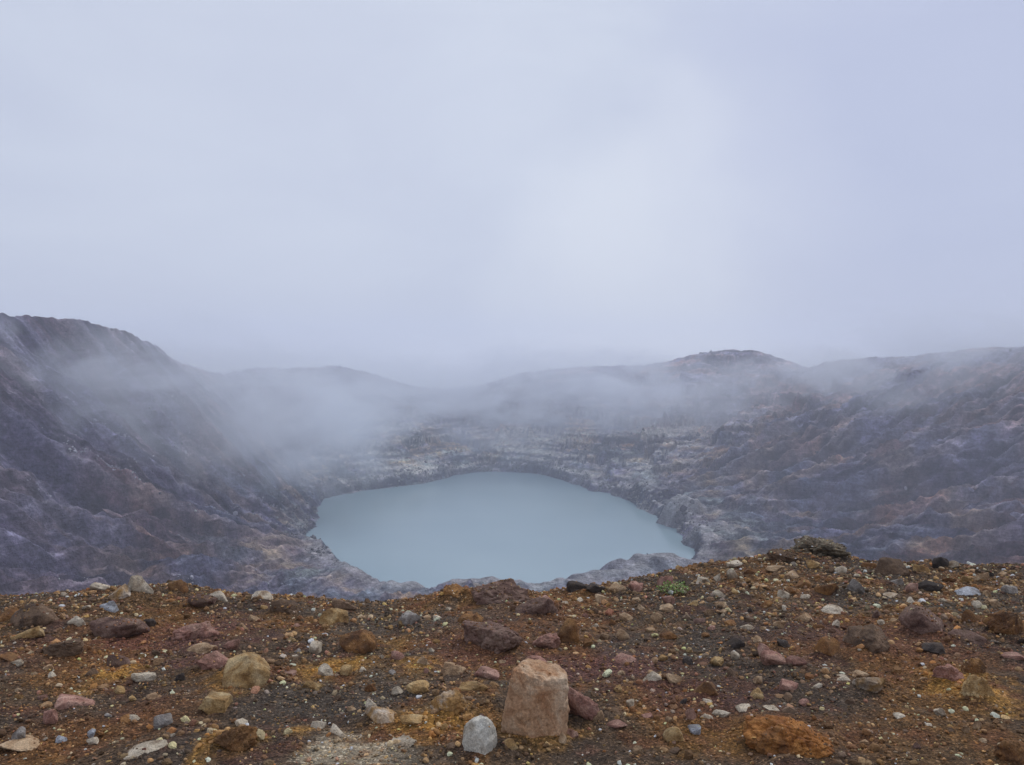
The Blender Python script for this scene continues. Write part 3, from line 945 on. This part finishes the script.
for q in cand:
    best = None
    for li, (lx, ly, ln_) in enumerate(LM):
        dx, dy = q[0] - lx, q[1] - ly
        if abs(dx) >= abs(dy) * 1.0:
            side = 'right of' if dx > 0 else 'left of'
        else:
            side = 'below' if dy > 0 else 'above'

        def same(o2):
            ex, ey = o2[0] - lx, o2[1] - ly
            if side in ('right of', 'left of'):
                return abs(ex) >= abs(ey) and (ex > 0) == (side == 'right of')
            return abs(ey) > abs(ex) and (ey > 0) == (side == 'below')
        d0 = math.hypot(dx, dy)
        rank = sum(1 for o2 in placed if o2[4] == q[4] and o2 is not q and same(o2) and math.hypot(o2[0] - lx, o2[1] - ly) < d0)
        key = (li, side, rank, q[4])
        if key in used or rank > 3:
            continue
        score = d0 + rank * 70
        if best is None or score < best[0]:
            best = (score, key, ln_)
    if best is None:
        best = (0, (99, 'near', 0, q[4]), 'the picture centre')
    used.add(best[1])
    li, side, rank, k = best[1]
    order = ['nearest', 'second nearest', 'third nearest', 'fourth nearest'][rank]
    lab = f"small {WORD[k]} stone, {order} of that colour {side} {best[2]}"
    if len(lab.split()) > 16:
        lab = f"small {WORD[k]} stone, {order} such {side} {best[2]}"
    tag(q[5], lab, 'stone')
for q in placed:
    q[5]['group'] = 'stones strewn over the near crater rim'

# ------------------------------------------------------------------ ground sheet, banked up round the stones
for x_, y_, w_, h_ in banks:
    SKIRTS.append((x_, y_, w_, h_))
GX = gridline(-6.2, 6.2, .022, -70, 70, 90)
GY = gridline(2.6, 8.8, .022, -60, 78, 90)
XX, YY = np.meshgrid(GX, GY, indexing='ij')
ZZ = ground_z(XX, YY)

# patches of stained soil: (col, row, half width, half height, colour, strength)
OCHRE, RUST, PURPLE, CRUST, GREYS, BROWN = C3(.23, .135, .040), C3(.110, .052, .026), C3(.085, .038, .042), C3(.27, .26, .235), C3(.050, .047, .048), C3(.07, .045, .025)
patches = [(115, 675, 26, 20, OCHRE, .8), (330, 672, 36, 18, OCHRE, .85), (420, 668, 30, 12, OCHRE, .8), (240, 690, 30, 16, OCHRE, .7), (235, 748, 40, 20, OCHRE * .8, .9),
           (430, 728, 60, 22, OCHRE * .9, .7), (300, 735, 20, 10, OCHRE, .6), (350, 752, 60, 16, CRUST, .75), (400, 645, 26, 10, OCHRE * .8, .5),
           (540, 735, 40, 20, OCHRE * .8, .5), (60, 648, 70, 26, RUST, .6), (190, 640, 70, 26, PURPLE, .55), (150, 715, 60, 26, RUST, .45), (30, 620, 60, 18, BROWN, .8),
           (60, 735, 70, 25, RUST * .8, .4), (560, 620, 60, 26, RUST, .6), (480, 640, 80, 26, RUST, .6), (600, 665, 90, 20, PURPLE, .55), (700, 700, 80, 28, PURPLE * .8, .5),
           (470, 660, 40, 20, PURPLE, .4), (860, 640, 120, 26, PURPLE * .8, .45), (940, 660, 80, 22, RUST, .4), (975, 690, 40, 24, OCHRE, .7), (800, 740, 110, 30, RUST * 1.1, .5),
           (900, 745, 130, 26, BROWN * 1.1, .6), (310, 700, 70, 26, GREYS, .6), (420, 690, 90, 26, GREYS, .6), (450, 755, 60, 14, GREYS, .7), (400, 625, 110, 16, GREYS * 1.3, .5),
           (650, 635, 100, 25, GREYS * 1.1, .5), (880, 600, 150, 14, GREYS * 1.2, .4), (970, 608, 60, 10, GREYS * .9, .8), (720, 745, 70, 20, OCHRE * .55, .5), (110, 605, 60, 12, BROWN, .5)]
gn1 = fbm2(XX / .9, YY / .9, 4, 71)
gn2 = fbm2(XX / .28, YY / .28, 4, 81)
gn3 = fbm2(XX / .07, YY / .07, 3, 91)
gc = np.ones(XX.shape + (3,), np.float32) * C3(.060, .043, .032)
gc = lerp3(gc, C3(.045, .037, .034), smooth(-.2, .5, gn1))
gc = lerp3(gc, C3(.105, .058, .024), smooth(.05, .55, -gn1 + .5 * gn2) * .75)
gc = lerp3(gc, C3(.075, .036, .030), smooth(.1, .6, gn2) * .5)
for px, py, hw, hh, cc_, st_ in patches:
    x0, y0 = hit(px, py)
    ya, yb = hit(px, py - hh)[1], hit(px, min(py + hh, 790))[1]
    sx, sy = max(hw / F * y0, .05), max(abs(ya - yb) / 2, .08)
    dd = np.hypot((XX - x0) / sx, (YY - y0) / sy) + .75 * gn2 + .35 * gn3
    gc = lerp3(gc, cc_, smooth(1.15, .35, dd) * st_)
gc *= (1 + .35 * gn3)[..., None]
gc = np.clip(gc * C3(1.55, 1.38, 1.12), .01, .5)


def ground_colour(X, Y):
    i = np.clip(np.searchsorted(GX, X), 0, len(GX) - 1)
    j = np.clip(np.searchsorted(GY, Y), 0, len(GY) - 1)
    return gc[i, j]


ground_mat, nt, b = new_mat('rim_soil', .95, .15)
at = N(nt, 'ShaderNodeAttribute', attribute_name='tint')
geo = N(nt, 'ShaderNodeNewGeometry')
vo = N(nt, 'ShaderNodeTexVoronoi', i_Scale=110.0)
L(nt, geo.outputs['Position'], vo.inputs['Vector'])
vo2 = N(nt, 'ShaderNodeTexVoronoi', i_Scale=45.0)
L(nt, geo.outputs['Position'], vo2.inputs['Vector'])
sep = N(nt, 'ShaderNodeSeparateColor')
L(nt, vo.outputs['Color'], sep.inputs[0])
gr = ramp(nt, [(0, (.45,) * 3), (.5, (.95,) * 3), (.86, (1.35, 1.3, 1.2)), (.93, (1.8, 1.8, 1.75)), (1, (2.5, 2.5, 2.5))])
L(nt, sep.outputs[0], gr.inputs[0])
nz = N(nt, 'ShaderNodeTexNoise', i_Scale=26.0, i_Detail=6.0, i_Roughness=.7)
L(nt, geo.outputs['Position'], nz.inputs['Vector'])
nr = ramp(nt, [(.3, (.5,) * 3), (.7, (1.5,) * 3)])
L(nt, nz.outputs['Fac'], nr.inputs[0])
cc = mixrgb(nt, 1.0, at.outputs['Color'], gr.outputs[0], 'MULTIPLY')
cc = mixrgb(nt, .8, cc, nr.outputs[0], 'MULTIPLY')
L(nt, cc, b.inputs['Base Color'])
b1 = bump(nt, None, math_node(nt, 'SUBTRACT', 1.0, vo.outputs['Distance']), .8, .006)
b2 = bump(nt, None, math_node(nt, 'SUBTRACT', 1.0, vo2.outputs['Distance']), .6, .01, b1)
bump(nt, b, nz.outputs['Fac'], .7, .015, b2)
ground = mesh_obj('ground', np.stack([XX, YY, ZZ], -1).reshape(-1, 3), grid_faces(len(GX), len(GY)), ground_mat, True, None, gc.reshape(-1, 3))
tag(ground, 'brown and ochre volcanic soil of the near crater rim', 'ground', kind='structure')

# ------------------------------------------------------------------ gravel
gravel_mat, nt, b = new_mat('gravel_stone', .88, .25)
at = N(nt, 'ShaderNodeAttribute', attribute_name='tint')
geo = N(nt, 'ShaderNodeNewGeometry')
gz = N(nt, 'ShaderNodeTexNoise', i_Scale=150.0, i_Detail=4.0, i_Roughness=.7)
L(nt, geo.outputs['Position'], gz.inputs['Vector'])
gzr = ramp(nt, [(.3, (.6,) * 3), (.7, (1.45,) * 3)])
L(nt, gz.outputs['Fac'], gzr.inputs[0])
L(nt, mixrgb(nt, 1.0, at.outputs['Color'], gzr.outputs[0], 'MULTIPLY'), b.inputs['Base Color'])
bump(nt, b, gz.outputs['Fac'], .6, .003)

PAL = np.array([(.050, .040, .034), (.080, .055, .040), (.12, .075, .042), (.18, .11, .050), (.15, .075, .060), (.30, .21, .13), (.46, .39, .29), (.17, .155, .15), (.028, .025, .025), (.27, .185, .075), (.17, .080, .032)])
PALW = np.array([.15, .17, .13, .10, .06, .15, .05, .07, .08, .05, .05])


from mathutils.bvhtree import BVHTree
bv, bf, dusty, nb = [], [], [], 0
for q in placed:
    o = q[5]
    vv = np.array([w_.co[:] for w_ in o.data.vertices]) + np.array(o.location)
    ff = [tuple(nb + i for i in p.vertices) for p in o.data.polygons]
    bv += vv.tolist()
    bf += ff
    dusty += [q[4] in ('brown', 'maroon', 'orange') and q[2] > 20] * len(ff)
    nb += len(vv)
tree = BVHTree.FromPolygons(bv, bf)


def near_stone(X, Y):
    m = np.zeros(len(X), bool)
    for x0, y0, r0 in pos3:
        m |= np.hypot(X - x0, Y - y0) < max(r0 * 2.2, .03)
    return m


def scatter(name, n, rmed, rsig, rmin, rmax, level, seed, label, stony=False):
    r = np.random.RandomState(seed)
    base, fc = ICO[level]
    Y = np.sqrt(r.uniform(2.75 ** 2, 8.9 ** 2, n))
    X = r.uniform(-.86, .86, n) * Y
    dens = .55 + .45 * pn2(X / .8, Y / .8, 101) + .35 * pn2(X / .25, Y / .25, 102)
    if stony:
        brink = np.interp(X, FX, FD)
        loc_s = .7
        dens = .16 + .75 * smooth(.0, 2.2, X) * smooth(4.6, 6.2, Y) + .45 * smooth(1.0, .2, np.abs(Y - brink)) + .75 * pn2(X / .55, Y / .55, 103) + .4 * pn2(X / .2, Y / .2, 104)
    keep = r.rand(n) < np.clip(dens, .05 if stony else .2, 1)
    keep &= Y < np.interp(X, FX, FD) + 1.5
    X, Y = X[keep], Y[keep]
    n = len(X)
    R = np.clip(rmed * np.exp(rsig * r.normal(size=n)), rmin, rmax)
    Z = ground_z(X, Y)
    if tree is not None:                       # grit that came to rest on top of the bigger stones
        on = np.zeros(n, bool)
        lost = np.zeros(n, bool)
        for i in np.nonzero(near_stone(X, Y))[0]:
            hp, hn, hi_, hd = tree.ray_cast((X[i], Y[i], 0.0), (0, 0, -1))
            if hp is not None and hp.z > Z[i] + .3 * R[i]:
                if hn.z > .62 and r.rand() < (.75 if dusty[hi_] else .16) and R[i] < (.014 if dusty[hi_] else .008):
                    Z[i] = hp.z
                    on[i] = True
                else:
                    lost[i] = True
        X, Y, Z, R = X[~lost], Y[~lost], Z[~lost], R[~lost]
        n = len(X)
    Z = Z + R * r.uniform(-.15, .45, n)
    # per-stone random affine shape plus vertex jitter
    rot = r.normal(size=(n, 4))
    rot /= np.linalg.norm(rot, axis=1)[:, None]
    w_, x_, y_, z_ = rot.T
    M = np.stack([1 - 2 * (y_ * y_ + z_ * z_), 2 * (x_ * y_ - z_ * w_), 2 * (x_ * z_ + y_ * w_),
                  2 * (x_ * y_ + z_ * w_), 1 - 2 * (x_ * x_ + z_ * z_), 2 * (y_ * z_ - x_ * w_),
                  2 * (x_ * z_ - y_ * w_), 2 * (y_ * z_ + x_ * w_), 1 - 2 * (x_ * x_ + y_ * y_)], 1).reshape(n, 3, 3)
    sc = np.stack([np.ones(n), r.uniform(.6, 1, n), r.uniform(.4, .85, n)], 1) * R[:, None]
    loc = base[None] * (1 + .30 * r.normal(size=(n, len(base), 1)).clip(-1.3, 1.3) * (1 if level == 1 else .45))
    loc = np.clip(loc, -.82, .82) * sc[:, None, :]      # broken flats
    vv = np.einsum('nij,nkj->nki', M, loc) * np.array([1, 1, .8]) + np.stack([X, Y, Z], 1)[:, None, :]
    ff = fc[None] + (np.arange(n) * len(base))[:, None, None]
    pw_ = PALW * (np.array([.8, 1, 1.1, 1.2, 1.4, 1.7, 1.5, .8, .9, 1.2, 1.2]) if stony else 1)
    ci = r.choice(len(PAL), n, p=pw_ / pw_.sum())
    pc = PAL[ci] * np.exp(.62 * r.normal(size=(n, 1))) * (1 + .03 * r.normal(size=(n, 3)))
    loc_c = ground_colour(X, Y)
    bl = r.uniform(.1, .7 if stony else .85, (n, 1))
    bl = np.where(ci[:, None] == 6, .05, bl)
    pc = pc * (1 - bl) + loc_c * 1.35 * bl
    pc = np.clip(pc * np.array([1.48, 1.33, 1.08]), .01, .6)
    cv = np.repeat(pc[:, None, :], len(base), 1).reshape(-1, 3)
    o = mesh_obj(name, vv.reshape(-1, 3), ff.reshape(-1, 3), gravel_mat, False, None, cv)
    tag(o, label, 'gravel', kind='stuff')
    return o


scatter('gravel', 185000, .0058, .50, .003, .018, 1, 1, 'fine mixed gravel covering the rim slope')
scatter('pebbles', 36000, .0112, .42, .007, .030, 2, 2, 'mixed brown, tan and pale pebbles covering the rim slope', True)
scatter('pebbles', 4200, .022, .30, .016, .045, 3, 3, 'coarser rubble scattered over the rim slope', True)

# ------------------------------------------------------------------ little green plant
leaf_mat, nt, b = new_mat('plant_leaf', .55, .4)
oi_ = N(nt, 'ShaderNodeNewGeometry')
lr = ramp(nt, [(0, (.07, .14, .015)), (.6, (.16, .26, .035)), (1, (.30, .36, .08))])
L(nt, oi_.outputs['Random Per Island'], lr.inputs[0])
L(nt, lr.outputs[0], b.inputs['Base Color'])
x0, y0 = hit(674, 596)
zz0 = float(ground_z(x0, y0, False))
rng = np.random.RandomState(3)
vs, fs = [], []
for i in range(260):
    a, rad_ = rng.uniform(0, 6.283), .115 * math.sqrt(rng.rand())
    cx_, cy_ = rad_ * math.cos(a) * 1.15, rad_ * math.sin(a) * .7
    hz = .085 * (1 - (rad_ / .17) ** 2) * rng.uniform(.3, 1.25) + .004
    ln__, wd = rng.uniform(.014, .030), rng.uniform(.005, .009)
    az, el = rng.uniform(0, 6.283), rng.uniform(.1, 1.1)
    dv = np.array([math.cos(az) * math.cos(el), math.sin(az) * math.cos(el), math.sin(el)])
    sv = np.array([-math.sin(az), math.cos(az), 0])
    p0 = np.array([cx_, cy_, hz])
    k = len(vs)
    vs += [p0, p0 + dv * ln__ * .5 + sv * wd, p0 + dv * ln__ - np.array([0, 0, .004]), p0 + dv * ln__ * .5 - sv * wd]
    fs.append((k, k + 1, k + 2, k + 3))
plant_root = bpy.data.objects.new('green_plant', None)
COL.objects.link(plant_root)
plant_root.location = (x0, y0, zz0)
tag(plant_root, 'small bright green plant growing among stones near the brink', 'plant')
mesh_obj('leaves', vs, fs, leaf_mat, True, plant_root)
stem_mat, nt, b = new_mat('plant_stem', .8, .2)
b.inputs['Base Color'].default_value = (.06, .07, .02, 1)
vs, fs = [], []
for i in range(60):
    a, rad_ = rng.uniform(0, 6.283), .14 * math.sqrt(rng.rand())
    p0 = np.array([rad_ * math.cos(a) * .5, rad_ * math.sin(a) * .35, -.01])
    p1 = np.array([rad_ * math.cos(a) * 1.1, rad_ * math.sin(a) * .7, .04 * rng.uniform(.5, 1.1)])
    k = len(vs)
    for j in range(3):
        o3 = .0016 * np.array([math.cos(j * 2.094), math.sin(j * 2.094), 0])
        vs += [p0 + o3, p1 + o3 * .6]
    for j in range(3):
        j2 = (j + 1) % 3
        fs.append((k + 2 * j, k + 2 * j2, k + 2 * j2 + 1, k + 2 * j + 1))
mesh_obj('stems', vs, fs, stem_mat, True, plant_root)

# ------------------------------------------------------------------ rubble and outcrops in the crater
scree_mat, nt, b = new_mat('scree_rock', .9, .2)
at = N(nt, 'ShaderNodeAttribute', attribute_name='tint')
geo = N(nt, 'ShaderNodeNewGeometry')
gz = N(nt, 'ShaderNodeTexNoise', i_Scale=1.6, i_Detail=4.0)
L(nt, geo.outputs['Position'], gz.inputs['Vector'])
gzr = ramp(nt, [(.3, (.6,) * 3), (.7, (1.4,) * 3)])
L(nt, gz.outputs['Fac'], gzr.inputs[0])
L(nt, mixrgb(nt, 1.0, at.outputs['Color'], gzr.outputs[0], 'MULTIPLY'), b.inputs['Base Color'])


def scree(n, seed, rmed, pale, where, label, rmax=3.2):
    r = np.random.RandomState(seed)
    base, fc = ICO[1]
    Y = np.sqrt(r.uniform(120 ** 2, 1050 ** 2, n))
    X = r.uniform(-.70, .70, n) * Y
    Z, R0, RS, T, TH, TF, _g = crater_z(X, Y, True)
    keep = (r.rand(n) < where(X, Y, Z, R0 - RS, T, TH)) & (TF > 0) & (TF < 1) & (R0 > RS + 1)
    X, Y, Z = X[keep], Y[keep], Z[keep]
    n = len(X)
    R = np.clip(rmed * np.exp(.5 * r.normal(size=n)), .2, rmax)
    loc = base[None] * (1 + .28 * r.normal(size=(n, 12, 1)).clip(-1.2, 1.2)) * (R[:, None] * r.uniform(.6, 1.2, (n, 3)))[:, None, :]
    vv = loc + np.stack([X, Y, Z + R * .2], 1)[:, None, :]
    ff = fc[None] + (np.arange(n) * 12)[:, None, None]
    c_ = np.array(pale) * np.exp(.35 * r.normal(size=(n, 1)))
    cv = np.repeat(np.clip(c_, .02, .55)[:, None, :], 12, 1).reshape(-1, 3)
    o = mesh_obj('scree', vv.reshape(-1, 3), ff.reshape(-1, 3), scree_mat, False, None, cv)
    tag(o, label, 'scree', kind='stuff')


def w_left(X, Y, Z, dr, T, TH):
    s = pn3(np.cos(TH) * 14, np.sin(TH) * 14, dr * .004, 77) + .5 * pn2(X / 20, Y / 20, 78)
    s = s + .8 * pn3(np.cos(TH) * 60, np.sin(TH) * 60, dr * .01, 76)
    return smooth(.25, .8, s) * smooth(.2, .6, -np.cos(TH)) * smooth(.05, .2, T) * smooth(.80, .60, T)


def w_all(X, Y, Z, dr, T, TH):
    s = pn2(X / 30, Y / 30, 79) + .6 * pn2(X / 9, Y / 9, 80)
    return smooth(.0, .8, s) * (1 - .6 * T) * .5 * smooth(430, 500, Y)


scree(600000, 11, .36, (.34, .33, .38), w_left, 'pale rubble streaking down the left crater slope', 1.3)
scree(60000, 12, .9, (.13, .12, .14), w_all, 'grey rubble scattered over the crater walls and benches')


def w_shore(X, Y, Z, dr, T, TH):
    return smooth(26, 3, dr) * smooth(-.4, .5, pn2(X / 18, Y / 18, 82)) * .9 * smooth(400, 470, Y)


scree(500000, 13, .55, (.17, .165, .17), w_shore, 'grey broken rocks lining the lake shore', 1.7)

# ------------------------------------------------------------------ air: even haze and drifting mist banks
def box_obj(name, lo, hi, mat):
    v = [(x, y, z) for x in (lo[0], hi[0]) for y in (lo[1], hi[1]) for z in (lo[2], hi[2])]
    f = [(0, 1, 3, 2), (4, 6, 7, 5), (0, 4, 5, 1), (2, 3, 7, 6), (0, 2, 6, 4), (1, 5, 7, 3)]
    return mesh_obj(name, v, f, mat, False)


haze_mat = bpy.data.materials.new('haze_air')
haze_mat.use_nodes = True
nt = haze_mat.node_tree
nt.nodes.clear()
mo = N(nt, 'ShaderNodeOutputMaterial')
pv = N(nt, 'ShaderNodeVolumePrincipled', i_Density=HAZE_DENSITY, i_Anisotropy=0.2)
pv.inputs['Color'].default_value = (.83, .88, 1.0, 1)
L(nt, pv.outputs[0], mo.inputs['Volume'])
haze = box_obj('haze', (-5600, -300, -137), (5600, 2600, 150), haze_mat)
tag(haze, 'thin bluish haze filling the crater air', 'haze', kind='stuff')

mist_mat = bpy.data.materials.new('mist_volume')
mist_mat.use_nodes = True
nt = mist_mat.node_tree
nt.nodes.clear()
mo = N(nt, 'ShaderNodeOutputMaterial')
pv = N(nt, 'ShaderNodeVolumePrincipled', i_Anisotropy=0.15)
pv.inputs['Color'].default_value = (.90, .935, 1.0, 1)
tco = N(nt, 'ShaderNodeTexCoord')
geo = N(nt, 'ShaderNodeNewGeometry')
ln = N(nt, 'ShaderNodeVectorMath', operation='LENGTH')
L(nt, tco.outputs['Object'], ln.inputs[0])
mpm = N(nt, 'ShaderNodeMapping')
mpm.inputs['Scale'].default_value = (1, 1, 2.0)
L(nt, geo.outputs['Position'], mpm.inputs[0])
mn = N(nt, 'ShaderNodeTexNoise', i_Scale=.0135, i_Detail=7.0, i_Roughness=.62, i_Distortion=.9)
L(nt, mpm.outputs[0], mn.inputs['Vector'])
# radius frayed by noise, then noise again inside
rad = math_node(nt, 'MULTIPLY_ADD', math_node(nt, 'SUBTRACT', mn.outputs['Fac'], .5), -4.2, ln.outputs['Value'])
mr = N(nt, 'ShaderNodeMapRange', interpolation_type='SMOOTHSTEP')
mr.inputs['From Min'].default_value = 1.0
mr.inputs['From Max'].default_value = .15
L(nt, rad, mr.inputs['Value'])
edge_ = N(nt, 'ShaderNodeMapRange', interpolation_type='SMOOTHSTEP')
edge_.inputs['From Min'].default_value = 1.0
edge_.inputs['From Max'].default_value = .7
L(nt, ln.outputs['Value'], edge_.inputs['Value'])
oi = N(nt, 'ShaderNodeObjectInfo')
sepo = N(nt, 'ShaderNodeSeparateColor')
L(nt, oi.outputs['Color'], sepo.inputs[0])
dens = math_node(nt, 'MULTIPLY', math_node(nt, 'MULTIPLY', mr.outputs[0], edge_.outputs[0]), sepo.outputs[0])
L(nt, dens, pv.inputs['Density'])
L(nt, pv.outputs[0], mo.inputs['Volume'])

bmm = bmesh.new()
bmesh.ops.create_icosphere(bmm, subdivisions=4, radius=1)
ms = bpy.data.meshes.new('mist_bank')
bmm.to_mesh(ms)
bmm.free()
ms.materials.append(mist_mat)


def mist(px, py, D, wpx, hpx, depth, dens, label):
    d = ray(px, py)
    o = bpy.data.objects.new('mist_bank', ms)
    COL.objects.link(o)
    o.location = (d[0] * D, D, d[2] * D)
    o.scale = (wpx / F * D, depth, hpx / F * D)
    o.color = (dens, 0, 0, 1)
    tag(o, label, 'mist', kind='stuff')
    return o


mist(230, 425, 540, 215, 105, 120, .013, 'mist bank hugging the left crater slope')
mist(110, 400, 410, 240, 110, 70, .013, 'thin mist veil over the left ridge')
mist(320, 395, 700, 190, 70, 130, .0085, 'thinning mist over the left shore')
mist(560, 405, 880, 190, 74, 150, .012, 'mist bank covering the middle of the far rim')
mist(560, 380, 1040, 190, 42, 120, .006, 'cloud lying on the middle of the far rim')
mist(745, 400, 800, 220, 72, 110, .0085, 'thin mist streaks in front of the domed far rim')
mist(960, 365, 640, 240, 75, 110, .014, 'mist drifting over the right crater rim')
mist(400, 400, 900, 170, 50, 110, .007, 'faint mist wisps under the low notch of the far rim')
